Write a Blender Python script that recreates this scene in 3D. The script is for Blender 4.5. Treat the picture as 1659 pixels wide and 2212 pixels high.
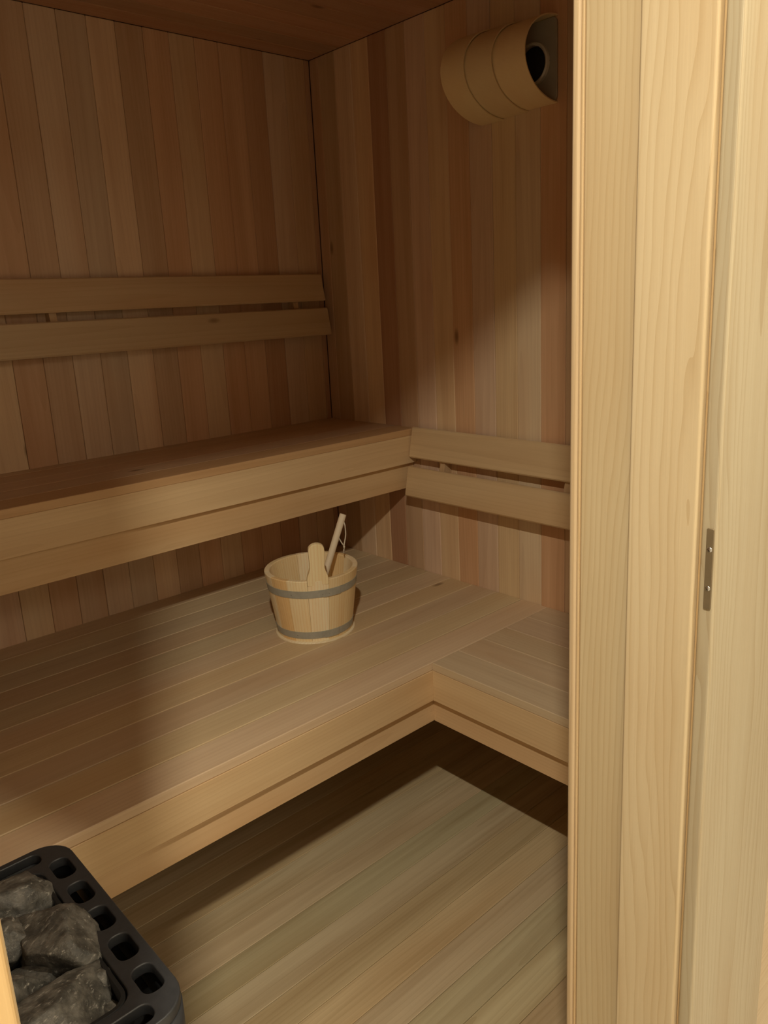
import bpy, bmesh, math, random
from mathutils import Vector, Matrix, noise

# ------------------------------------------------------------------ scene, camera, light, exposure
scene = bpy.context.scene
for o in list(bpy.data.objects):
    bpy.data.objects.remove(o, do_unlink=True)
COL = scene.collection

cam_data = bpy.data.cameras.new('camera')
cam = bpy.data.objects.new('camera', cam_data)
COL.objects.link(cam)
cam_r = Vector((0.7323, -0.6793, -0.0472)).normalized()
cam_f = Vector((0.6527, 0.7200, -0.2357)).normalized()
cam_u = cam_r.cross(cam_f).normalized()
cam_r = cam_f.cross(cam_u).normalized()
M = Matrix((cam_r, cam_u, -cam_f)).transposed().to_4x4()
M.translation = Vector((-1.6320, -2.0819, 1.3345))
cam.matrix_world = M
cam_data.sensor_fit = 'VERTICAL'
cam_data.sensor_height = 36.0
cam_data.sensor_width = 27.0
cam_data.lens = 1690.18 / 2212 * 36.0
cam_data.shift_x = -16.09 / 2212
cam_data.shift_y = -45.30 / 2212
cam_data.clip_start = 0.02
scene.camera = cam

scene.view_settings.view_transform = 'Standard'
scene.view_settings.look = 'None'
scene.view_settings.gamma = 1.0
scene.view_settings.use_curve_mapping = False
scene.view_settings.exposure = 0.28

world = bpy.data.worlds.new('world')
scene.world = world
world.use_nodes = True
world.node_tree.nodes['Background'].inputs[0].default_value = (1.0, 0.9, 0.75, 1)
world.node_tree.nodes['Background'].inputs[1].default_value = 0.02


def hall_light(name, loc, power, color, size=0.085):
    """downward area light in the room outside the sauna door"""
    d = bpy.data.lights.new(name, 'AREA')
    if isinstance(size, tuple):
        d.shape = 'ELLIPSE'
        d.size, d.size_y = size
    else:
        d.shape = 'DISK'
        d.size = size
    d.energy = power
    d.color = color
    o = bpy.data.objects.new(name, d)
    COL.objects.link(o)
    o.location = loc
    return o


hall_light('hall_downlight', (-1.79, -2.20, 2.28), 24.5, (1.0, 0.92, 0.745), (0.03, 0.10))
hall_light('hall_downlight', (-0.84, -2.20, 2.28), 10.5, (1.0, 0.88, 0.68), (0.03, 0.10))
hall_light('hall_fill_light', (-1.45, -3.6, 2.28), 12.0, (1.0, 0.91, 0.74), 1.1)  # added soft fill for ambient light through the doorway, not a known lamp

# ------------------------------------------------------------------ measures (metres); room corner at the origin
H = 2.060      # ceiling
ZU = 0.960     # upper bench top
ZL = 0.510     # lower bench top
DU = 0.405     # upper bench depth
DL = 0.888     # lower bench depth
DS = 0.448     # side bench depth
XL = -1.80     # left wall
YF = -1.630    # inner face of the front wall
YE = -1.779    # outer face of the front wall
XJ = -0.979    # right jamb face
XK = -1.580    # left jamb face
ZH = 1.988     # door header
PITCH = 0.0748

# ------------------------------------------------------------------ materials


def new_mat(name):
    m = bpy.data.materials.new(name)
    m.use_nodes = True
    nt = m.node_tree
    nt.nodes.clear()
    out = nt.nodes.new('ShaderNodeOutputMaterial')
    b = nt.nodes.new('ShaderNodeBsdfPrincipled')
    nt.links.new(b.outputs[0], out.inputs[0])
    return m, nt, b


class NT:
    def __init__(self, nt):
        self.nt = nt

    def n(self, t, **kw):
        x = self.nt.nodes.new(t)
        for k, v in kw.items():
            setattr(x, k, v)
        return x

    def link(self, a, b):
        if hasattr(a, 'is_linked') or isinstance(a, bpy.types.NodeSocket):
            self.nt.links.new(a, b)
        else:
            b.default_value = a

    def math(self, op, a, b=0.0, c=None, clamp=False):
        x = self.n('ShaderNodeMath', operation=op, use_clamp=clamp)
        self.link(a, x.inputs[0])
        self.link(b, x.inputs[1])
        if c is not None:
            self.link(c, x.inputs[2])
        return x.outputs[0]

    def vmath(self, op, a, b):
        x = self.n('ShaderNodeVectorMath', operation=op)
        self.link(a, x.inputs[0])
        self.link(b, x.inputs[1])
        return x.outputs[0]

    def noise(self, vec, scale=1.0, detail=2.0, rough=0.5):
        x = self.n('ShaderNodeTexNoise')
        self.link(vec, x.inputs['Vector'])
        x.inputs['Scale'].default_value = scale
        x.inputs['Detail'].default_value = detail
        x.inputs['Roughness'].default_value = rough
        return x.outputs[0]

    def mixc(self, fac, a, b, blend='MIX'):
        x = self.n('ShaderNodeMix', data_type='RGBA', blend_type=blend)
        self.link(fac, x.inputs[0])
        self.link(a, x.inputs[6])
        self.link(b, x.inputs[7])
        return x.outputs[2]

    def smooth(self, v, lo, hi):
        x = self.n('ShaderNodeMapRange', interpolation_type='SMOOTHSTEP')
        self.link(v, x.inputs[0])
        x.inputs[1].default_value = lo
        x.inputs[2].default_value = hi
        return x.outputs[0]


def wood(name, light, dark, ring=0.5, streak=0.5, knots=0.6, rough=0.55, spacing=0.008, warp=0.020, spec=0.3, late=2.6, quarter=False):
    """flat-sawn softwood; the board runs along its own local X"""
    m, nt, b = new_mat(name)
    t = NT(nt)
    tc = t.n('ShaderNodeTexCoord')
    oi = t.n('ShaderNodeObjectInfo')
    wn = t.n('ShaderNodeTexWhiteNoise', noise_dimensions='1D')
    t.link(oi.outputs['Random'], wn.inputs['W'])
    sepr = t.n('ShaderNodeSeparateXYZ')
    t.link(wn.outputs['Color'], sepr.inputs[0])
    rx, ry, rz = sepr.outputs
    co = tc.outputs['Object']
    off = t.vmath('MULTIPLY', wn.outputs['Color'], (37.0, 41.0, 29.0))
    v = t.vmath('ADD', co, off)
    sep = t.n('ShaderNodeSeparateXYZ')
    t.link(co, sep.inputs[0])
    x, y, z = sep.outputs
    # slow wander of the fibre
    w1 = t.noise(t.vmath('MULTIPLY', v, (0.9, 9.0, 9.0)), 1.0, 2.0, 0.5)
    w2 = t.noise(t.vmath('MULTIPLY', v, (5.0, 30.0, 30.0)), 1.0, 2.0, 0.5)
    wsum = t.math('ADD', t.math('MULTIPLY', t.math('SUBTRACT', w1, 0.5), warp * 2.2),
                  t.math('MULTIPLY', t.math('SUBTRACT', w2, 0.5), warp * 0.35))
    yy = t.math('ADD', t.math('ADD', y, wsum), t.math('MULTIPLY', t.math('SUBTRACT', ry, 0.5), 0.12))
    zz = t.math('ADD', t.math('ADD', z, t.math('ADD', t.math('MULTIPLY', rz, 0.07), 0.012)),
                t.math('MULTIPLY', x, t.math('MULTIPLY', t.math('SUBTRACT', rx, 0.5), 0.05)))
    rad = t.math('SQRT', t.math('ADD', t.math('MULTIPLY', yy, yy), t.math('MULTIPLY', zz, zz)))
    if quarter:
        rad = t.math('ADD', t.math('ADD', y, wsum), 5.0)
    band = t.math('FRACT', t.math('DIVIDE', rad, spacing))
    band = t.math('POWER', band, late)                     # early wood fading to a late-wood line
    fine = t.noise(t.vmath('MULTIPLY', v, (6.0, 420.0, 420.0)), 1.0, 2.0, 0.6)
    st = t.noise(t.vmath('MULTIPLY', v, (1.3, 26.0, 26.0)), 1.0, 3.0, 0.6)
    st = t.smooth(st, 0.32, 0.72)
    fac = t.math('ADD', t.math('MULTIPLY', band, ring), t.math('MULTIPLY', st, streak))
    fac = t.math('ADD', fac, t.math('MULTIPLY', t.math('SUBTRACT', fine, 0.5), 0.35), clamp=True)
    c = t.mixc(fac, (*light, 1), (*dark, 1))
    # broad blotches along the board
    bl = t.noise(t.vmath('MULTIPLY', v, (2.2, 10.0, 10.0)), 1.0, 1.0, 0.5)
    c = t.mixc(t.math('MULTIPLY', t.smooth(bl, 0.45, 0.75), 0.30), c, (dark[0] * 1.05, dark[1] * 0.92, dark[2] * 0.78, 1))
    # small knots
    if knots > 0:
        vo = t.n('ShaderNodeTexVoronoi')
        t.link(t.vmath('MULTIPLY', v, (4.2, 11.0, 11.0)), vo.inputs['Vector'])
        vo.inputs['Scale'].default_value = 1.0
        sc = t.n('ShaderNodeSeparateColor')
        t.link(vo.outputs['Color'], sc.inputs[0])
        pick = t.math('GREATER_THAN', sc.outputs[0], 0.80)
        spot = t.math('SUBTRACT', 1.0, t.smooth(vo.outputs['Distance'], 0.03, 0.13))
        k = t.math('MULTIPLY', t.math('MULTIPLY', pick, spot), knots)
        c = t.mixc(k, c, (dark[0] * 0.30, dark[1] * 0.22, dark[2] * 0.16, 1))
    c = t.mixc(1.0, c, oi.outputs['Color'], 'MULTIPLY')
    t.link(c, b.inputs['Base Color'])
    t.link(t.math('ADD', rough, t.math('MULTIPLY', t.math('SUBTRACT', fine, 0.5), 0.2)), b.inputs['Roughness'])
    b.inputs['Specular IOR Level'].default_value = spec
    bp = t.n('ShaderNodeBump')
    bp.inputs['Strength'].default_value = 0.12
    bp.inputs['Distance'].default_value = 0.001
    t.link(fine, bp.inputs['Height'])
    t.link(bp.outputs[0], b.inputs['Normal'])
    return m


def plain(name, color, rough=0.5, metal=0.0, noise_amt=0.0, noise_scale=30.0, spec=0.5, bump=0.0):
    m, nt, b = new_mat(name)
    t = NT(nt)
    b.inputs['Roughness'].default_value = rough
    b.inputs['Metallic'].default_value = metal
    b.inputs['Specular IOR Level'].default_value = spec
    b.inputs['Base Color'].default_value = (*color, 1)
    if noise_amt or bump:
        tc = t.n('ShaderNodeTexCoord')
        nz = t.noise(tc.outputs['Object'], noise_scale, 4.0, 0.6)
        if noise_amt:
            c = t.mixc(nz, (*[q * (1 - noise_amt) for q in color], 1), (*[min(1, q * (1 + noise_amt)) for q in color], 1))
            t.link(c, b.inputs['Base Color'])
        if bump:
            bp = t.n('ShaderNodeBump')
            bp.inputs['Strength'].default_value = bump
            bp.inputs['Distance'].default_value = 0.002
            t.link(nz, bp.inputs['Height'])
            t.link(bp.outputs[0], b.inputs['Normal'])
    return m


WALL = wood('wall_panel_wood', (0.83, 0.610, 0.420), (0.66, 0.435, 0.280), ring=0.25, streak=0.55, knots=0.7, rough=0.5)
BENCH = wood('bench_wood', (0.715, 0.555, 0.360), (0.57, 0.400, 0.238), ring=0.25, streak=0.40, knots=0.75, rough=0.5)
FLOORW = wood('floor_wood', (0.69, 0.560, 0.352), (0.46, 0.332, 0.182), ring=0.25, streak=0.60, knots=0.6, rough=0.5)
FRAME = wood('door_frame_wood', (0.63, 0.515, 0.345), (0.48, 0.350, 0.200), ring=0.50, streak=0.30, knots=0.4, rough=0.45, spacing=0.0065, warp=0.060, late=3.2)
VENEER = wood('shade_veneer', (0.96, 0.79, 0.50), (0.86, 0.67, 0.40), ring=0.12, streak=0.25, knots=0.0, rough=0.45)
PINE = wood('bucket_pine', (0.98, 0.87, 0.63), (0.86, 0.62, 0.32), ring=0.50, streak=0.28, knots=0.0, rough=0.55, spacing=0.0075, warp=0.006, quarter=True)
STICK = wood('ladle_wood', (0.90, 0.77, 0.57), (0.80, 0.64, 0.44), ring=0.1, streak=0.3, knots=0.0, rough=0.55)
HOOP = plain('galvanised_steel', (0.44, 0.43, 0.37), 0.5, 0.2, 0.22, 60)
STEEL = plain('screw_steel', (0.62, 0.62, 0.62), 0.25, 1.0)
PLATE = plain('brass_plate', (0.22, 0.165, 0.095), 0.45, 0.4, 0.2, 40)
CORD = plain('cotton_cord', (0.72, 0.64, 0.50), 0.9, 0, 0.2, 200)
IRON = plain('black_enamel', (0.030, 0.031, 0.033), 0.45, 0.0, 0.3, 120, bump=0.15)
INNER = plain('heater_inner_steel', (0.008, 0.008, 0.008), 0.7, 0.0)
GREY = plain('grey_metal', (0.46, 0.42, 0.34), 0.55, 0.2, 0.15, 25)
RINGM = plain('lamp_ring_metal', (0.80, 0.75, 0.62), 0.45, 0.1)
RIVET = plain('rivet_steel', (0.16, 0.155, 0.13), 0.45, 0.5)
BACKING = plain('panel_backing', (0.16, 0.085, 0.045), 0.9)
DARK = plain('dark_cavity', (0.02, 0.018, 0.016), 0.9)
PLASTER = plain('hall_plaster', (0.80, 0.75, 0.66), 0.9, 0, 0.03, 4)
HALLFLOOR = plain('hall_floor', (0.76, 0.71, 0.62), 0.6, 0, 0.06, 6)


def stone_mat():
    m, nt, b = new_mat('olivine_stone')
    t = NT(nt)
    tc = t.n('ShaderNodeTexCoord')
    oi = t.n('ShaderNodeObjectInfo')
    v = t.vmath('ADD', tc.outputs['Object'], t.vmath('MULTIPLY', (31.0, 17.0, 23.0), oi.outputs['Random']))
    n1 = t.noise(v, 45.0, 5.0, 0.65)
    n2 = t.noise(t.vmath('MULTIPLY', v, (60.0, 160.0, 240.0)), 1.0, 4.0, 0.7)
    c = t.mixc(t.smooth(n1, 0.35, 0.72), (0.055, 0.053, 0.046, 1), (0.19, 0.18, 0.155, 1))
    c = t.mixc(t.smooth(n2, 0.56, 0.76), c, (0.50, 0.48, 0.42, 1))
    t.link(c, b.inputs['Base Color'])
    b.inputs['Roughness'].default_value = 0.55
    bp = t.n('ShaderNodeBump')
    bp.inputs['Strength'].default_value = 0.8
    bp.inputs['Distance'].default_value = 0.004
    t.link(n1, bp.inputs['Height'])
    t.link(bp.outputs[0], b.inputs['Normal'])
    return m


STONE = stone_mat()

# ------------------------------------------------------------------ object helpers


def tag(o, label=None, cat=None, group=None, kind=None):
    if label:
        o['label'] = label
    if cat:
        o['category'] = cat
    if group:
        o['group'] = group
    if kind:
        o['kind'] = kind
    return o


def put(name, mesh, mat=None, parent=None, mw=None, color=None):
    o = bpy.data.objects.new(name, mesh)
    COL.objects.link(o)
    if mat and not mesh.materials:
        mesh.materials.append(mat)
    elif mat and mesh.materials[0] != mat:
        o.material_slots[0].link = 'OBJECT'
        o.material_slots[0].material = mat
    if parent:
        o.parent = parent
        o.matrix_parent_inverse = world_of(parent).inverted()
    o.matrix_basis = mw if mw is not None else Matrix.Identity(4)
    if color:
        o.color = (*color, 1)
    return o


def world_of(o):
    if o.parent:
        return world_of(o.parent) @ o.matrix_parent_inverse @ o.matrix_basis
    return o.matrix_basis.copy()


def empty(name, loc):
    o = bpy.data.objects.new(name, None)
    COL.objects.link(o)
    o.empty_display_size = 0.1
    o.matrix_basis = Matrix.Translation(Vector(loc))
    return o


def mesh_from(name, verts, faces, smooth=False):
    me = bpy.data.meshes.new(name)
    me.from_pydata([tuple(v) for v in verts], [], faces)
    bm = bmesh.new()
    bm.from_mesh(me)
    bmesh.ops.recalc_face_normals(bm, faces=bm.faces)
    bm.to_mesh(me)
    bm.free()
    if smooth:
        me.polygons.foreach_set('use_smooth', [True] * len(me.polygons))
    return me


_cache = {}


def board_mesh(L, W, T, c=0.002):
    """board along X, width Y, thickness Z (top face at +T/2), chamfered long edges and ends"""
    key = (round(L, 5), round(W, 5), round(T, 5), round(c, 5))
    if key in _cache:
        return _cache[key]
    bm = bmesh.new()
    bmesh.ops.create_cube(bm, size=1.0)
    for v in bm.verts:
        v.co = Vector((v.co.x * L, v.co.y * W, v.co.z * T))
    if c > 0:
        bmesh.ops.bevel(bm, geom=list(bm.edges), offset=min(c, T * 0.45, W * 0.45), segments=1, affect='EDGES')
    me = bpy.data.meshes.new('board')
    bm.to_mesh(me)
    bm.free()
    _cache[key] = me
    return me


def frame_mat(loc, ax, ay):
    ax = Vector(ax).normalized()
    ay = Vector(ay).normalized()
    az = ax.cross(ay).normalized()
    ay = az.cross(ax)
    m = Matrix((ax, ay, az)).transposed().to_4x4()
    m.translation = Vector(loc)
    return m


_mcopy = {}


def board(name, parent, mat, L, W, T, loc, ax, ay, color=(1, 1, 1), c=0.002):
    me = board_mesh(L, W, T, c)
    key = (me.name, mat.name)
    if key not in _mcopy:
        m2 = me.copy()
        m2.materials.clear()
        m2.materials.append(mat)
        _mcopy[key] = m2
    return put(name, _mcopy[key], mat, parent, frame_mat(loc, ax, ay), color)


def box(name, parent, mat, lo, hi, color=(1, 1, 1), c=0.0, long='x'):
    lo = Vector(lo)
    hi = Vector(hi)
    s = hi - lo
    ctr = (lo + hi) / 2
    if long == 'x':
        return board(name, parent, mat, s.x, s.y, s.z, ctr, (1, 0, 0), (0, 1, 0), color, c)
    if long == 'y':
        return board(name, parent, mat, s.y, s.x, s.z, ctr, (0, 1, 0), (-1, 0, 0), color, c)
    return board(name, parent, mat, s.z, s.x, s.y, ctr, (0, 0, 1), (1, 0, 0), color, c)


def multi_box(name, mat, boxes, parent=None):
    vs, fs = [], []
    for lo, hi in boxes:
        b = len(vs)
        for z in (lo[2], hi[2]):
            for y in (lo[1], hi[1]):
                for x in (lo[0], hi[0]):
                    vs.append((x, y, z))
        fs += [tuple(b + i for i in f) for f in ((0, 2, 3, 1), (4, 5, 7, 6), (0, 1, 5, 4), (2, 6, 7, 3), (0, 4, 6, 2), (1, 3, 7, 5))]
    return put(name, mesh_from(name, vs, fs), mat, parent)


def tube(name, pts, rad, mat, parent=None, segs=10, closed=False):
    pts = [Vector(p) for p in pts]
    rads = rad if isinstance(rad, (list, tuple)) else [rad] * len(pts)
    vs, fs = [], []
    n = len(pts)
    up = Vector((0.13, 0.31, 0.94))
    for i, p in enumerate(pts):
        a = pts[(i - 1) % n] if (closed or i > 0) else p
        b = pts[(i + 1) % n] if (closed or i < n - 1) else p
        d = (b - a).normalized()
        s = d.cross(up).normalized()
        q = s.cross(d)
        for k in range(segs):
            an = 2 * math.pi * k / segs
            vs.append(p + rads[i] * (math.cos(an) * s + math.sin(an) * q))
    for i in range(n if closed else n - 1):
        j = (i + 1) % n
        for k in range(segs):
            k2 = (k + 1) % segs
            fs.append((i * segs + k, i * segs + k2, j * segs + k2, j * segs + k))
    if not closed:
        fs.append(tuple(range(segs))[::-1])
        fs.append(tuple((n - 1) * segs + k for k in range(segs)))
    me = mesh_from(name, vs, fs)
    me.polygons.foreach_set('use_smooth', [len(p.vertices) == 4 for p in me.polygons])
    return put(name, me, mat, parent)


def lathe(name, prof, mat, parent=None, segs=48, mw=None, close=True):
    """prof: (radius, height) ring list turned about local Z; closed ring of profile when close"""
    vs, fs = [], []
    n = len(prof)
    for k in range(segs):
        a = 2 * math.pi * k / segs
        for rr, hh in prof:
            vs.append((rr * math.cos(a), rr * math.sin(a), hh))
    for k in range(segs):
        k2 = (k + 1) % segs
        for i in range(n if close else n - 1):
            j = (i + 1) % n
            fs.append((k * n + i, k2 * n + i, k2 * n + j, k * n + j))
    me = mesh_from(name, vs, fs)
    o = put(name, me, mat, parent, mw)
    return o


def outline_mesh(name, loops, depth, bevel=0.0, bevel_res=2):
    """flat plate from closed 2D loops (first outer, others holes), extruded +-depth about z=0"""
    cu = bpy.data.curves.new(name, 'CURVE')
    cu.dimensions = '2D'
    cu.fill_mode = 'BOTH'
    cu.extrude = depth
    cu.bevel_depth = bevel
    cu.bevel_resolution = bevel_res
    cu.offset = -bevel
    for lp in loops:
        sp = cu.splines.new('POLY')
        sp.points.add(len(lp) - 1)
        for q, (x, y) in zip(sp.points, lp):
            q.co = (x, y, 0, 1)
        sp.use_cyclic_u = True
    ob = bpy.data.objects.new(name, cu)
    COL.objects.link(ob)
    dg = bpy.context.evaluated_depsgraph_get()
    me = bpy.data.meshes.new_from_object(ob.evaluated_get(dg))
    me.name = name
    bpy.data.objects.remove(ob, do_unlink=True)
    bm = bmesh.new()
    bm.from_mesh(me)
    bmesh.ops.remove_doubles(bm, verts=bm.verts, dist=1e-5)
    bmesh.ops.recalc_face_normals(bm, faces=bm.faces)
    bm.to_mesh(me)
    bm.free()
    me.materials.clear()
    return me


def rrect(cx, cy, w, h, rr, n=6):
    pts = []
    for sx, sy, a0 in ((1, 1, 0), (-1, 1, 90), (-1, -1, 180), (1, -1, 270)):
        for k in range(n + 1):
            a = math.radians(a0 + 90 * k / n)
            pts.append((cx + sx * (w / 2 - rr) + rr * math.cos(a), cy + sy * (h / 2 - rr) + rr * math.sin(a)))
    return pts


rng = random.Random(4)

TAN = (1.0, 1.0, 1.0)
PALE = (1.08, 1.15, 1.10)
YEL = (1.08, 1.06, 0.94)
OLIVE = (0.88, 0.94, 0.90)
RED = (0.92, 0.76, 0.64)
ORANGE = (1.08, 0.84, 0.62)
DRED = (0.70, 0.55, 0.47)
BROWN = (0.80, 0.74, 0.66)


def jit(c, a=0.06):
    k = 1 + rng.uniform(-a, a)
    return tuple(q * k * (1 + rng.uniform(-0.02, 0.02)) for q in c)


# ------------------------------------------------------------------ the setting
T = 0.014   # panel thickness

# back wall: vertical tongue and groove panels, joints at x = -0.019 - k*PITCH
wall_back = multi_box('wall_back', BACKING, [((XL - 0.05, T, 0), (0.06, 0.06, H))])
tag(wall_back, 'panelled back sauna wall behind the upper bench', kind='structure')
wa = [DRED, BROWN, TAN, DRED, RED, RED, YEL, RED, BROWN, YEL, OLIVE, TAN, BROWN, RED, YEL, TAN, RED, OLIVE, BROWN, TAN, RED, TAN, OLIVE, RED, TAN, BROWN]
x1 = 0.0
k = 0
while x1 > XL + 0.001:
    x0 = -0.019 - k * PITCH
    x0 = max(x0, XL)
    w = x1 - x0
    board('plank', wall_back, WALL, H, w - 0.0008, T, ((x0 + x1) / 2, T / 2 + rng.uniform(0, 0.0006), H / 2), (0, 0, 1), (1, 0, 0), jit(tuple(q ** 0.75 for q in wa[k % len(wa)])), 0.0016)
    x1 = x0
    k += 1

# right wall: joints at y = -0.0445 - k*PITCH
wall_right = multi_box('wall_right', BACKING, [((T, YF, 0), (0.06, 0.06, H))])
tag(wall_right, 'panelled right sauna wall above the side bench', kind='structure')
wb = [BROWN, BROWN, TAN, YEL, DRED, BROWN, TAN, YEL, RED, TAN, YEL, PALE, RED, BROWN, TAN, RED, TAN, PALE, BROWN, TAN, RED, TAN, TAN]
y1 = 0.0
k = 0
while y1 > YF + 0.001:
    y0 = max(-0.0445 - k * 0.0747, YF)
    w = y1 - y0
    board('plank', wall_right, WALL, H, w - 0.0008, T, (T / 2 + rng.uniform(0, 0.0006), (y0 + y1) / 2, H / 2), (0, 0, 1), (0, -1, 0), jit(wb[k % len(wb)]), 0.0016)
    y1 = y0
    k += 1

# ceiling boards run along the back wall
ceiling = multi_box('ceiling', BACKING, [((XL - 0.05, YF - 0.005, H + T), (0.06, 0.06, H + 0.06))])
tag(ceiling, 'dim panelled sauna ceiling', kind='structure')
y1 = 0.0
while y1 > YF + 0.001:
    y0 = max(y1 - PITCH, YF)
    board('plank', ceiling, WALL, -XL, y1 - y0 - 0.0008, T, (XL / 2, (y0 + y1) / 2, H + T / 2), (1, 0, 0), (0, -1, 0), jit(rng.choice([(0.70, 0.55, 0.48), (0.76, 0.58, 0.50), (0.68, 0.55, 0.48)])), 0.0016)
    y1 = y0

# floor boards run along the back wall
floor = multi_box('floor', BACKING, [((XL - 0.05, YE, -0.06), (0.06, 0.06, -0.02))])
tag(floor, 'sauna floor of pale narrow boards', kind='structure')
FT = [(1.0, 1.0, 1.0), (0.93, 0.96, 0.93), (0.92, 0.87, 0.80), (1.06, 1.03, 0.94), (1.07, 1.08, 1.05), (0.97, 0.93, 0.86)]
fl = [FT[i] for i in (0, 1, 2, 0, 3, 1, 0, 3, 5, 0, 4, 1, 0, 2, 3, 0, 1, 4, 2, 0, 3, 0, 1, 0)]
k = 0
y1 = 0.0
while y1 > YE + 0.001:
    y0 = max(-0.052 - k * 0.0749, YE)
    board('floor_board', floor, FLOORW, -XL, y1 - y0 - 0.0010, 0.02, (XL / 2, (y0 + y1) / 2, -0.01), (1, 0, 0), (0, 1, 0), jit(fl[k % len(fl)], 0.03), 0.0012)
    y1 = y0
    k += 1

wall_left = multi_box('wall_left', WALL, [((XL - 0.05, YF, 0), (XL, 0.0, H))])
tag(wall_left, 'panelled left sauna wall beside the heater', kind='structure')

# front wall with the doorway
wall_front = multi_box('wall_front', FRAME, [((-0.965, YE, 0), (0.06, YF, 2.335)),
                                             ((XL - 0.05, YE, 0), (XK - 0.014, YF, 2.335)),
                                             ((XK - 0.014, YE, ZH + 0.014), (-0.965, YF, 2.335))])
tag(wall_front, 'front sauna wall around the open doorway', kind='structure')

# hall outside the door (behind the camera): bounces the lamps' light
hall_floor = multi_box('floor_hall', HALLFLOOR, [((-3.2, -4.3, -0.06), (0.9, YE - 0.001, -0.005))])
tag(hall_floor, kind='structure')
hall_ceiling = multi_box('ceiling_hall', PLASTER, [((-3.2, -4.3, 2.34), (0.9, YE, 2.40))])
tag(hall_ceiling, kind='structure')
hall_walls = multi_box('wall_hall', PLASTER, [((-3.2, -4.36, 0), (0.9, -4.3, 2.34)),
                                              ((-3.26, -4.3, 0), (-3.2, YE, 2.34)),
                                              ((0.9, -4.3, 0), (0.96, YE, 2.34))])
tag(hall_walls, kind='structure')

# ------------------------------------------------------------------ door frame
door = empty('door_1', ((XJ + XK) / 2, (YE + YF) / 2, 0))
tag(door, 'pale wooden door frame of the open sauna doorway', kind='structure')


def rounded_post(name, x0, x1, y0, y1, z0, z1, rr, color, parent=door, sides=(True, True, True, True)):
    """vertical board with rounded vertical edges; local X = up"""
    pts = []
    corners = ((x1, y1, 0), (x0, y1, 90), (x0, y0, 180), (x1, y0, 270))
    cx, cy, L = (x0 + x1) / 2, (y0 + y1) / 2, z1 - z0
    for (px, py, a0), rd in zip(corners, sides):
        if not rd:
            pts.append((px, py))
            continue
        ccx = px - rr if px == x1 else px + rr
        ccy = py - rr if py == y1 else py + rr
        for q in range(5):
            a = math.radians(a0 + 90 * q / 4)
            pts.append((ccx + rr * math.cos(a), ccy + rr * math.sin(a)))
    n = len(pts)
    vs = [(-L / 2, x - cx, y - cy) for x, y in pts] + [(L / 2, x - cx, y - cy) for x, y in pts]
    fs = [(i, (i + 1) % n, n + (i + 1) % n, n + i) for i in range(n)] + [tuple(range(n))[::-1], tuple(range(n, 2 * n))]
    me = mesh_from(name, vs, fs)
    m = Matrix(((0, 1, 0, cx), (0, 0, 1, cy), (1, 0, 0, (z0 + z1) / 2), (0, 0, 0, 1)))
    return put(name, me, FRAME, parent, m, color)


# right jamb, from the sauna side outwards
rounded_post('edge_bead', XJ - 0.001, -0.955, -1.6400, -1.6310, 0, ZH, 0.0035, (0.98, 0.90, 0.82))
rounded_post('edge_strip', XJ + 0.0005, -0.955, -1.6432, -1.6402, 0, ZH, 0.001, (1.0, 0.90, 0.76))
jb = rounded_post('jamb_board', XJ + 0.002, -0.955, -1.7010, -1.6436, 0, ZH, 0.0015, (0.96, 0.94, 0.86))
sb = rounded_post('stop_board', XJ - 0.006, -0.955, -1.7690, -1.7014, 0, ZH, 0.0025, (1.04, 1.02, 0.96))
rounded_post('rebate_strip', XJ + 0.001, -0.955, -1.7715, -1.7692, 0, ZH, 0.0008, (0.85, 0.74, 0.58))
cs = rounded_post('casing', XJ - 0.002, -0.80, -1.7870, -1.7717, 0, ZH + 0.09, 0.003, (0.76, 0.79, 0.80))
# left jamb
rounded_post('jamb_board', XK - 0.022, XK, -1.7000, -1.6310, 0, ZH, 0.003, (1.0, 0.95, 0.85), sides=(True, False, False, True))
rounded_post('stop_board', XK - 0.022, XK + 0.006, -1.7690, -1.7004, 0, ZH, 0.003, (1.0, 0.95, 0.85), sides=(True, False, False, True))
rounded_post('casing', XK - 0.17, XK + 0.002, -1.7870, -1.7692, 0, ZH + 0.09, 0.003, (1.05, 0.88, 0.62))
# head
hd = box('head_board', door, FRAME, (XK, -1.7685, ZH), (XJ, YF, ZH + 0.014), (1, 1, 1), 0.001)
box('head_casing', door, FRAME, (XK + 0.002, -1.7865, ZH), (XJ - 0.002, -1.7690, ZH + 0.09), (1, 1, 1), 0.002)

# strike plate let into the casing edge
sp_me = outline_mesh('strike_plate', [rrect(0, 0, 0.0755, 0.0066, 0.0012, 3)], 0.0006, 0.0003, 1)
spm = frame_mat((XJ - 0.0027, -1.7812, 1.0885), (0, 0, 1), (0, 1, 0))
plate = put('strike_plate', sp_me, PLATE, door, spm)
tag(plate, 'narrow dark brass strike plate')
for z in (1.107, 1.0705):
    s = lathe('screw', [(0.0, -0.0005), (0.0026, -0.0005), (0.0026, 0.0004), (0.0019, 0.0010), (0.0, 0.0012)], STEEL, plate, 20,
              frame_mat((XJ - 0.0031, -1.7812, z), (0, 1, 0), (0, 0, 1)) @ Matrix.Rotation(math.pi, 4, 'X'), close=False)
    s.data.polygons.foreach_set('use_smooth', [True] * len(s.data.polygons))

# ------------------------------------------------------------------ benches


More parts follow.
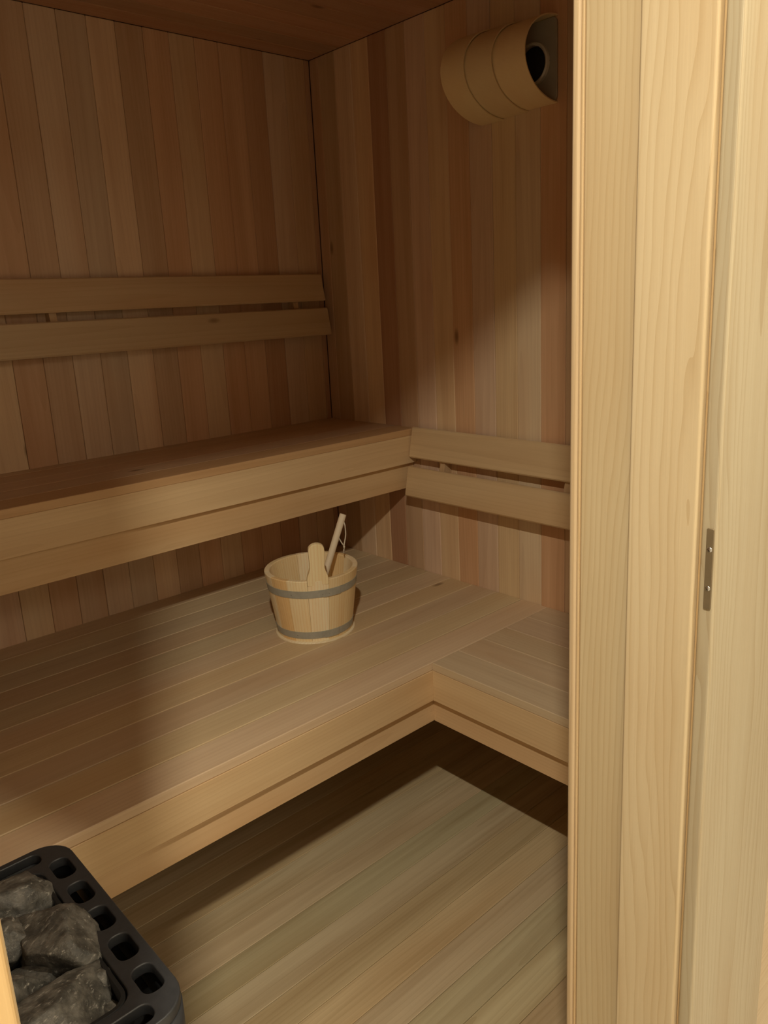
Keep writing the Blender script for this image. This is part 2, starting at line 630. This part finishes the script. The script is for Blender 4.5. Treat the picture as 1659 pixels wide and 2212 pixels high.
def bench_front_x(parent, x0, x1, yf, ztop, h1, h2, rec=0.016, col1=TAN, col2=TAN):
    """two stacked apron boards running along X under the front slat"""
    box('apron_board', parent, BENCH, (x0, yf, ztop - h1), (x1 + (0.0155 if x1 < -0.1 else 0), yf + 0.0155, ztop - 0.0202), col1, 0.001)
    box('apron_board', parent, BENCH, (x0, yf + rec, ztop - h2), (x1 + (0.038 if x1 < -0.1 else 0), yf + rec + 0.022, ztop - h1 + 0.012), col2, 0.001)


lower = empty('lower_bench', (-0.9, -0.45, 0))
tag(lower, 'deep lower bench of long boards carrying the bucket, along the back wall', 'bench')
js = [0.0, -0.079, -0.169, -0.259, -0.349, -0.439, -0.529, -0.619, -0.709, -0.7985, -DL]
lc = [TAN, (1.06, 1.08, 1.06), TAN, (0.97, 0.94, 0.9), (0.97, 0.98, 0.95), TAN, (1.03, 1.01, 0.93), (0.98, 0.96, 0.92), (1.02, 1.0, 0.93), (1.10, 1.09, 1.09)]
for i in range(10):
    g = 0.0012 if i < 8 else 0.003
    box('slat', lower, BENCH, (XL, js[i + 1] + g / 2, ZL - 0.020), (0.0, js[i] - g / 2 if i else js[i], ZL), jit(lc[i], 0.03), 0.0016)
bench_front_x(lower, XL, -DS, -DL, ZL, 0.097, 0.162, col1=(1.12, 1.05, 0.92), col2=(1.08, 0.98, 0.86))
box('wall_batten', lower, BENCH, (XL, -0.045, ZL - 0.095), (0.0, 0.0, ZL - 0.0205), BROWN, 0.002)
for x in (-1.70, -0.90):
    box('cross_bearer', lower, BENCH, (x - 0.02, -DL + 0.035, ZL - 0.085), (x + 0.02, -0.046, ZL - 0.0205), BROWN, 0.002, 'y')

side = empty('side_bench', (-0.22, -1.26, 0))
tag(side, 'short lower bench arm running along the right wall to the doorway', 'bench')
js2 = [0.0, -0.088, -0.178, -0.268, -0.358, -DS]
for i in range(5):
    box('slat', side, BENCH, (js2[i + 1] + 0.0005, YF, ZL - 0.020), (js2[i] - 0.0005 if i else 0.0, -DL - 0.0004, ZL), jit([TAN, TAN, (0.97, 0.98, 0.95), TAN, TAN][i], 0.03), 0.0014, 'y')
box('apron_board', side, BENCH, (-DS, YF, ZL - 0.097), (-DS + 0.0155, -DL, ZL - 0.0202), (1.10, 1.03, 0.90), 0.0007, 'y')
box('apron_board', side, BENCH, (-DS + 0.016, YF, ZL - 0.162), (-DS + 0.038, -DL + 0.0158, ZL - 0.085), (1.10, 1.00, 0.88), 0.0007, 'y')
box('wall_batten', side, BENCH, (-0.045, YF, ZL - 0.095), (0.0, -DL - 0.002, ZL - 0.0205), BROWN, 0.002, 'y')

upper = empty('upper_bench', (-0.9, -0.2, 0.8))
tag(upper, 'narrower upper bench fixed to the back wall above the bucket', 'bench')
js3 = [0.0, -0.045, -0.135, -0.225, -0.315, -DU]
for i in range(5):
    box('slat', upper, BENCH, (XL, js3[i + 1] + 0.0003, ZU - 0.020), (0.0, js3[i] - 0.0003 if i else 0.0, ZU), jit(([(0.97, 0.90, 0.84)] * 4 + [(0.98, 0.82, 0.64)])[i], 0.02), 0.001)
bench_front_x(upper, XL, -0.001, -DU, ZU, 0.104, 0.183, col1=(1.12, 1.06, 0.94), col2=(1.05, 0.96, 0.82))
box('wall_batten', upper, BENCH, (XL, -0.045, ZU - 0.095), (0.0, 0.0, ZU - 0.0205), BROWN, 0.002)

# ------------------------------------------------------------------ tilted backrests


def backrest(name, label, origin, along, out, length, z_pairs, depths, battens, color):
    """two slats leaning away from the wall: origin on the wall, along = unit run, out = unit off the wall"""
    along = Vector(along)
    out = Vector(out)
    o = empty(name, Vector(origin) + along * length / 2)
    tag(o, label, 'backrest', 'leaning two-slat backrests')
    up = Vector((0, 0, 1))
    for (z0, z1), (d0, d1), colr in zip(z_pairs, depths, color):
        a = Vector(origin) + out * d0 + up * z0        # lower front edge
        b = Vector(origin) + out * d1 + up * z1        # upper front edge
        wv = (b - a)
        nrm = along.cross(wv).normalized()
        if nrm.dot(out) < 0:
            nrm = -nrm
        th = 0.012
        ctr = (a + b) / 2 - nrm * th / 2 + along * length / 2
        board('slat', o, BENCH, length, wv.length, th, ctr, along, wv.normalized() if along.cross(wv).dot(out) > 0 else -wv.normalized(), colr, 0.0035)
    # wedge-shaped battens behind the slats
    zt, zb = z_pairs[0][1] - 0.01, z_pairs[-1][0] + 0.01
    dt, db = depths[0][1] - 0.0132, depths[-1][0] - 0.0132
    for s in battens:
        w2 = 0.009
        c0 = Vector(origin) + along * s
        prof = [(zb, 0.0005), (zb, max(db, 0.004)), (zt, max(dt, 0.002)), (zt, 0.0005)]
        vs = []
        ctr = c0 + up * (zt + zb) / 2
        for sgn in (-1, 1):
            for z, d in prof:
                vs.append(c0 + along * sgn * w2 + up * z + out * d)
        # local X up so that the grain runs along the batten
        m = frame_mat(ctr, (0, 0, 1), along)
        mi = m.inverted()
        me = mesh_from('batten', [mi @ v for v in vs], [(0, 1, 2, 3), (7, 6, 5, 4), (0, 4, 5, 1), (1, 5, 6, 2), (2, 6, 7, 3), (3, 7, 4, 0)])
        put('batten', me, BENCH, o, m, (0.9, 0.8, 0.7))
    return o


backrest('backrest', 'long leaning two-slat backrest high on the back wall above the upper bench', (XL, 0, 0), (1, 0, 0), (0, -1, 0), -XL - 0.022,
         [(1.347, 1.431), (1.240, 1.325)], [(0.038, 0.022), (0.060, 0.044)],
         [XL * -1 - 0.887, XL * -1 - 0.136, 0.25], [(0.98, 0.9, 0.8), (0.96, 0.93, 0.86)])
backrest('backrest', 'short leaning two-slat backrest on the right wall above the side bench', (0, -0.407, 0), (0, -1, 0), (-1, 0, 0), -YF - 0.407,
         [(0.876, 0.966), (0.762, 0.850)], [(0.038, 0.020), (0.062, 0.044)],
         [0.131, 0.562, 1.02], [(1.06, 1.0, 0.88), (1.06, 1.0, 0.88)])

# ------------------------------------------------------------------ wall lamp shade of bent veneer
lamp = empty('wall_lamp', (0.0, -0.80, 1.75))
tag(lamp, 'bent-wood veneer shade of three overlapping bands high on the right wall', 'wall lamp')
ZC = 1.852


def band_mesh(name, y0, y1, ax0, ax1, az, th=0.003, n=28):
    """half-elliptic curved strip from wall to wall around the lamp, y0 far end, y1 near end; local X runs round the curve"""
    vs, fs = [], []
    rows = []
    for yy, axx in ((y0, ax0), (y1, ax1)):
        for off in (0.0, -th):
            row = []
            for i in range(n + 1):
                a = math.pi / 2 + math.pi * i / n
                row.append(len(vs))
                vs.append((min((axx + off) * math.cos(a), -0.0005), yy, ZC + (az + off) * math.sin(a)))
            rows.append(row)
    o0, i0, o1, i1 = rows
    for i in range(n):
        fs.append((o0[i], o0[i + 1], o1[i + 1], o1[i]))
        fs.append((i0[i], i1[i], i1[i + 1], i0[i + 1]))
        fs.append((o0[i], i0[i], i0[i + 1], o0[i + 1]))
        fs.append((o1[i], o1[i + 1], i1[i + 1], i1[i]))
    fs.append((o0[0], o1[0], i1[0], i0[0]))
    fs.append((o0[n], i0[n], i1[n], o1[n]))
    me = mesh_from(name, vs, fs, True)
    return me


for (y0, y1, a0, a1, az), cc in zip([(-0.688, -0.757, 0.148, 0.144, 0.1000), (-0.742, -0.833, 0.1390, 0.1350, 0.0960), (-0.818, -0.917, 0.130, 0.123, 0.0920)],
                                    [(1.0, 0.98, 0.9), (0.96, 0.93, 0.86), (1.05, 1.0, 0.9)]):
    bnd = put('veneer_band', band_mesh('veneer_band', y0, y1, a0, a1, az), VENEER, lamp, None, cc)
    em = bnd.modifiers.new('edges', 'EDGE_SPLIT')
    em.split_angle = math.radians(50)
bp_me = outline_mesh('back_plate', [rrect(0, 0, 0.235, 0.175, 0.012), [(0.052 + 0.042 * math.cos(a * math.pi / 20) - 0.0, 0.042 * math.sin(a * math.pi / 20)) for a in range(40)]], 0.003, 0.0)
put('back_plate', bp_me, GREY, lamp, frame_mat((-0.0036, -0.80, ZC), (0, -1, 0), (0, 0, 1)))
ring = lathe('lamp_ring', [(0.040, -0.004), (0.047, -0.004), (0.047, 0.008), (0.044, 0.011), (0.040, 0.008)], RINGM, lamp, 40, frame_mat((-0.0066, -0.852, ZC), (0, -1, 0), (0, 0, 1)))
put('socket_well', mesh_from('socket_well', [(0.0418 * math.cos(a * math.pi / 16), 0.0418 * math.sin(a * math.pi / 16), 0) for a in range(32)], [tuple(range(32))]), DARK, lamp, frame_mat((-0.0012, -0.852, ZC), (0, -1, 0), (0, 0, 1)))
for dy, dz in ((-0.896, 0.0), (-0.72, 0.05), (-0.72, -0.05)):
    lathe('screw', [(0.0, 0.002), (0.003, 0.0015), (0.0034, 0.0), (0.0, 0.0)], STEEL, lamp, 12, frame_mat((-0.0066, dy, ZC + dz), (0, -1, 0), (0, 0, 1)), close=False)

# ------------------------------------------------------------------ bucket
BX, BY = -0.504, -0.515
bucket = empty('bucket', (BX, BY, ZL))
tag(bucket, 'pale stave-built pine bucket with two metal hoops and one raised lug', 'bucket')
RB, RT, HB = 0.096, 0.1205, 0.172
NS = 14
A_LUG = math.radians(241)


def rad_at(h):
    return RB + (RT - RB) * h / HB


def stave_mesh(width_ang, lug=False):
    """one stave; local X up the stave, local Z radially outwards, origin at bucket foot"""
    th = 0.014
    vs, fs = [], []
    rows = []
    hs = [0.004, 0.05, 0.10, 0.15, HB - 0.002, HB]
    na = 4
    for h in hs:
        row = []
        for inner in (0, 1):
            R_ = rad_at(h) - (th if inner else 0.0)
            if h == HB:
                R_ += 0.0018 if inner else -0.0018
            for i in range(na + 1):
                a = (i / na - 0.5) * width_ang
                row.append(len(vs))
                vs.append((h, R_ * math.sin(a), R_ * math.cos(a)))
        rows.append(row)
    m = na + 1
    for r0, r1 in zip(rows[:-1], rows[1:]):
        for i in range(na):
            fs.append((r0[i], r0[i + 1], r1[i + 1], r1[i]))
            fs.append((r0[m + i], r1[m + i], r1[m + i + 1], r0[m + i + 1]))
        fs.append((r0[0], r1[0], r1[m], r0[m]))
        fs.append((r0[na], r0[m + na], r1[m + na], r1[na]))
    for rr_ in (rows[0], rows[-1]):
        for i in range(na):
            fs.append((rr_[i], rr_[i + 1], rr_[m + i + 1], rr_[m + i]))
    return mesh_from('stave', vs, fs)


dA = 2 * math.pi / NS
st_me = stave_mesh(dA * 0.988)
st_me.materials.append(PINE)
pc = [(1.0, 1.0, 0.98), (0.98, 0.90, 0.74), (1.06, 1.04, 1.0), (0.96, 0.82, 0.62), (1.04, 1.0, 0.94), (0.94, 0.86, 0.72), (1.02, 0.97, 0.86)]
for i in range(NS):
    a = A_LUG + i * dA
    d = Vector((math.cos(a), math.sin(a), 0))
    m = frame_mat((BX, BY, ZL), (0, 0, 1), Vector((0, 0, 1)).cross(d) * -1)
    # local: X up, Y tangent, Z radial
    zt = Vector((0, 0, 1)).cross(Vector((m[0][1], m[1][1], m[2][1])))
    if zt.dot(d) < 0:
        m = frame_mat((BX, BY, ZL), (0, 0, 1), Vector((0, 0, 1)).cross(d))
        m = frame_mat((BX, BY, ZL), (0, 0, 1), d.cross(Vector((0, 0, 1))))
    put('stave', st_me, PINE, bucket, m, pc[(i * 3 + 2) % 7])

# raised lug continuing the front stave
lug_pts = []
for h, w in ((-0.012, 0.0265), (0.004, 0.0262), (0.014, 0.0245), (0.024, 0.0205), (0.034, 0.0182), (0.048, 0.0180), (0.066, 0.0192), (0.080, 0.0196)):
    lug_pts.append((h, w))
lug_out = [(h, w) for h, w in lug_pts]
for q in range(1, 10):
    a = math.pi / 2 - math.pi * q / 10
    lug_out.append((0.083 + 0.0155 * math.cos(a), 0.0196 * math.sin(a)))
lug_out += [(h, -w) for h, w in reversed(lug_pts)]
lug_me = outline_mesh('lug', [lug_out], 0.0050, 0.0016, 2)
dl_ = Vector((math.cos(A_LUG), math.sin(A_LUG), 0))
slope = (RT - RB) / HB
axu = (Vector((0, 0, 1)) + dl_ * slope).normalized()
ayt = dl_.cross(Vector((0, 0, 1))) * -1
lm = frame_mat(Vector((BX, BY, ZL + HB)) + dl_ * (RT - 0.0072), axu, ayt)
lug = put('lug', lug_me, PINE, bucket, lm, (1.02, 0.95, 0.80))

# hoops with lapped ends and rivets
for h0, h1 in ((0.126, 0.1455), (0.0125, 0.031)):
    hp = lathe('hoop', [(rad_at(h0) - 0.0006, h0), (rad_at(h0) + 0.0012, h0), (rad_at(h1) + 0.0012, h1), (rad_at(h1) - 0.0006, h1)], HOOP, bucket, 64, Matrix.Translation((BX, BY, ZL)))
    hm = (h0 + h1) / 2
    # lapped end tab
    vs, fs = [], []
    n = 10
    for i in range(n + 1):
        a = A_LUG + math.radians(2.0) + math.radians(28) * i / n
        squeeze = 0.55 if i == 0 else (0.85 if i == 1 else 1.0)
        for hh in (hm - (h1 - h0) / 2 * squeeze, hm + (h1 - h0) / 2 * squeeze):
            for rr_ in (0.0011, 0.0032):
                R_ = rad_at(hh) + rr_ - (0.0009 if i == n else 0)
                vs.append((BX + R_ * math.cos(a), BY + R_ * math.sin(a), ZL + hh))
    for i in range(n):
        b0, b1 = i * 4, i * 4 + 4
        fs += [(b0, b1, b1 + 1, b0 + 1), (b0 + 1, b1 + 1, b1 + 3, b0 + 3), (b0 + 3, b1 + 3, b1 + 2, b0 + 2), (b0 + 2, b1 + 2, b1, b0)]
    fs += [(0, 1, 3, 2), (n * 4, n * 4 + 2, n * 4 + 3, n * 4 + 1)]
    put('lapped_end', mesh_from('lapped_end', vs, fs), HOOP, hp)
    for da in (-34, 4.5, 13):
        a = A_LUG + math.radians(da)
        R_ = rad_at(hm) + (0.0030 if da > 0 else 0.001)
        d = Vector((math.cos(a), math.sin(a), 0))
        lathe('rivet', [(0.0, 0.0014), (0.0016, 0.0008), (0.0021, 0.0), (0.0, 0.0)], RIVET, hp, 10,
              frame_mat(Vector((BX, BY, ZL + hm)) + d * R_, (0, 0, 1), d.cross(Vector((0, 0, 1))) * -1), close=False)
lathe('bottom_board', [(0.0, 0.020), (0.0845, 0.020), (0.0835, 0.008), (0.0, 0.008)], PINE, bucket, 40, Matrix.Translation((BX, BY, ZL)), close=False)
lathe('wet_outline_ring', [(0.086, 0.0003), (0.1035, 0.0003), (0.1030, 0.0028), (0.0985, 0.0036), (0.086, 0.0045)], PINE, bucket, 56, Matrix.Translation((BX, BY, ZL)))  # pine ring added in place of the wet outline around the bucket

# ------------------------------------------------------------------ ladle standing in the bucket
p_top = Vector((-0.398, -0.528, 0.7985))
p_rim = Vector((-0.4665, -0.5265, 0.6583))
dirl = (p_top - p_rim).normalized()
p_bot = p_rim - dirl * 0.115
ladle = empty('ladle', p_bot)
tag(ladle, 'round wooden ladle handle with a white cord loop leaning in the bucket', 'ladle')
lm = frame_mat((p_top + p_bot) / 2, dirl, Vector((0, 1, 0)))
LL = (p_top - p_bot).length
hm_ = lathe('handle', [(0.0, -LL / 2), (0.0078, -LL / 2), (0.0086, -LL / 2 + 0.05), (0.0090, LL / 2 - 0.004), (0.0086, LL / 2 - 0.001), (0.0070, LL / 2), (0.0, LL / 2)], STICK, None, 24, None, close=False)
me = hm_.data
me.transform(Matrix.Rotation(math.pi / 2, 4, 'Y'))
me.polygons.foreach_set('use_smooth', [True] * len(me.polygons))
hm_.parent = ladle
hm_.matrix_parent_inverse = world_of(ladle).inverted()
hm_.matrix_basis = lm
em = hm_.modifiers.new('edges', 'EDGE_SPLIT')
em.split_angle = math.radians(40)
# scoop inside the bucket
scoop_c = p_bot + Vector((-0.022, 0.01, -0.003))
scoop = lathe('scoop', [(0.0, -0.020), (0.022, -0.018), (0.033, -0.004), (0.035, 0.012), (0.032, 0.012), (0.030, -0.002), (0.020, -0.014), (0.0, -0.016)], STICK, ladle, 28, Matrix.Translation(scoop_c) @ Matrix.Rotation(0.35, 4, 'Y'), close=False)
hole = p_top - dirl * 0.020
cr, cu = cam_r, cam_u
cord = tube('cord_loop', [hole + cr * 0.0075, hole + cr * 0.0105 - cu * 0.010, hole + cr * 0.0118 - cu * 0.024, hole + cr * 0.0125 - cu * 0.034, hole + cr * 0.011 - cu * 0.046, hole + cr * 0.0088 - cu * 0.058, hole + cr * 0.0085 - cu * 0.064,
                          ], 0.0017, CORD, ladle, 8)
tube('cord_loop', [hole - dirl * 0.036 + cr * 0.004 - cam_f * -0.004, hole + cr * -0.004 - cu * 0.046, hole + cr * 0.002 - cu * 0.056, hole + cr * 0.0080 - cu * 0.064], 0.0016, CORD, cord, 8)
tube('knot', [hole + cr * 0.0078 - cu * 0.062, hole + cr * 0.0082 - cu * 0.066, hole + cr * 0.0084 - cu * 0.071], [0.0016, 0.0030, 0.0017], CORD, cord, 8)
tube('cord_end', [hole + cr * 0.0084 - cu * 0.070, hole + cr * 0.0072 - cu * 0.077, hole + cr * 0.0088 - cu * 0.083], [0.0014, 0.0016, 0.0024], CORD, cord, 8)

# ------------------------------------------------------------------ heater
HX0, HX1 = -1.765, -1.362
HY0, HY1 = -1.450, -1.094
HZ = 0.660
hcx, hcy = (HX0 + HX1) / 2, (HY0 + HY1) / 2
heater = empty('sauna_heater', (hcx, hcy, 0))
tag(heater, 'black electric sauna heater with a vented top rim full of stones', 'heater')
loops = [rrect(0, 0, HX1 - HX0, HY1 - HY0, 0.038, 8), rrect(0, 0, HX1 - HX0 - 0.086, HY1 - HY0 - 0.088, 0.020, 6)]
for sx in (-1, 1):
    for i in range(5):
        loops.append(rrect(sx * ((HX1 - HX0) / 2 - 0.0215), (i - 2) * 0.059 - 0.002, 0.0235, 0.041, 0.0095, 5))
for sy in (-1, 1):
    for i in range(4):
        loops.append(rrect((i - 1.5) * 0.086 + 0.003, sy * ((HY1 - HY0) / 2 - 0.0205), 0.070, 0.0220, 0.0095, 5))
rim_me = outline_mesh('top_rim', loops, 0.005, 0.0018, 2)
put('top_rim', rim_me, IRON, heater, Matrix.Translation((hcx, hcy, HZ - 0.0068)))
# skirt under the rim
sk = outline_mesh('rim_skirt', [rrect(0, 0, HX1 - HX0 + 0.002, HY1 - HY0 + 0.002, 0.039, 8), rrect(0, 0, HX1 - HX0 - 0.008, HY1 - HY0 - 0.008, 0.034, 8)], 0.025, 0.0)
put('rim_skirt', sk, IRON, heater, Matrix.Translation((hcx, hcy, HZ - 0.038)))
# inner lip around the stones
lip = outline_mesh('stone_basket', [rrect(0, 0, HX1 - HX0 - 0.090, HY1 - HY0 - 0.092, 0.019, 6), rrect(0, 0, HX1 - HX0 - 0.098, HY1 - HY0 - 0.100, 0.016, 6)], 0.060, 0.0)
put('stone_basket', lip, INNER, heater, Matrix.Translation((hcx, hcy, HZ - 0.062)))
body = outline_mesh('body', [rrect(0, 0, HX1 - HX0 - 0.012, HY1 - HY0 - 0.012, 0.034, 8)], 0.25, 0.002)
put('body', body, INNER, heater, Matrix.Translation((hcx, hcy, 0.355)))
for sx in (-1, 1):
    for sy in (-1, 1):
        box('leg', heater, IRON, (hcx + sx * 0.15 - 0.015, hcy + sy * 0.12 - 0.015, 0.0), (hcx + sx * 0.15 + 0.015, hcy + sy * 0.12 + 0.015, 0.101), c=0.002, long='z')

# stones: each a faceted lump
def rock_mesh(seed, sx, sy, sz, cuts=14):
    rg = random.Random(seed)
    bm = bmesh.new()
    bmesh.ops.create_icosphere(bm, subdivisions=5, radius=1.0)
    planes = []
    for _ in range(cuts):
        nrm = Vector((rg.gauss(0, 1), rg.gauss(0, 1), rg.gauss(0, 1))).normalized()
        planes.append((nrm, rg.uniform(0.50, 0.84)))
    planes.append((Vector((rg.uniform(-0.25, 0.25), rg.uniform(-0.25, 0.25), 1)).normalized(), 0.62))
    off = Vector((rg.uniform(-9, 9), rg.uniform(-9, 9), rg.uniform(-9, 9)))
    for v in bm.verts:
        d = v.co.normalized()
        R_ = 1.0
        for nrm, dist in planes:
            q = d.dot(nrm)
            if q > 1e-3:
                R_ = min(R_, dist / q)
        R_ += 0.03 * noise.noise(d * 1.8 + off) + 0.022 * noise.noise(d * 4.5 + off)
        R_ += 0.010 * noise.noise(d * 11.0 + off)
        v.co = Vector((d.x * R_ * sx, d.y * R_ * sy, d.z * R_ * sz))
    me = bpy.data.meshes.new('heater_stone')
    bm.to_mesh(me)
    bm.free()
    me.polygons.foreach_set('use_smooth', [True] * len(me.polygons))
    me.materials.append(STONE)
    return me


stones = [
    # x, y, z, sx, sy, sz, rotz, tilt, label
    (-1.452, -1.170, 0.655, 0.052, 0.036, 0.034, 0.25, 0.10, 'broad grey heater stone at the rear corner of the rim'),
    (-1.490, -1.232, 0.660, 0.040, 0.040, 0.036, 0.9, 0.20, 'grey heater stone at the left picture edge in front of the broad rear one'),
    (-1.4340, -1.266, 0.656, 0.036, 0.056, 0.036, 0.30, -0.30, 'angular grey heater stone in the middle against the rim'),
    (-1.4200, -1.200, 0.636, 0.016, 0.020, 0.018, 0.5, 0.2, 'smallest dark heater stone wedged beside the rim'),
    (-1.470, -1.290, 0.636, 0.042, 0.026, 0.024, -0.2, 0.2, 'brownish heater stone sunk in the gap between larger ones'),
    (-1.506, -1.318, 0.660, 0.046, 0.034, 0.034, 0.1, 0.15, 'flat grey heater stone beside the left door jamb'),
    (-1.468, -1.366, 0.654, 0.062, 0.036, 0.036, 0.35, 0.08, 'largest pale-flecked heater stone nearest the doorway'),
    (-1.424, -1.386, 0.632, 0.018, 0.022, 0.020, 0.2, 0.1, 'dark heater stone low in the front rim corner'),
    (-1.4200, -1.330, 0.640, 0.016, 0.026, 0.022, 0.1, 0.3, 'narrow heater stone between the rim and the largest stone'),
    (-1.540, -1.175, 0.652, 0.045, 0.036, 0.034, 0.4, 0.1, 'grey heater stone far at the back left of the basket, beside the broad rear one'),
    (-1.585, -1.260, 0.652, 0.048, 0.050, 0.034, 1.1, 0.1, 'squarish grey heater stone in the centre of the basket behind the left door jamb'),
    (-1.565, -1.368, 0.652, 0.044, 0.036, 0.034, 2.0, 0.1, 'grey heater stone left of the largest one, hidden by the left door jamb'),
    (-1.640, -1.185, 0.652, 0.046, 0.044, 0.034, 2.7, -0.1, 'grey heater stone in the rear left corner of the basket'),
    (-1.655, -1.350, 0.652, 0.046, 0.048, 0.034, 0.3, -0.1, 'grey heater stone in the front left corner of the basket'),
]
for i, (x, y, z, sx, sy, sz, rz, tl, lab) in enumerate(stones):
    m = Matrix.Translation((x, y, z)) @ Matrix.Rotation(rz, 4, 'Z') @ Matrix.Rotation(tl, 4, 'Y')
    tag(put('heater_stone', rock_mesh(100 + i, sx * 1.2, sy * 1.2, sz * 1.2), STONE, None, m), lab, 'stone', 'stones in the heater')
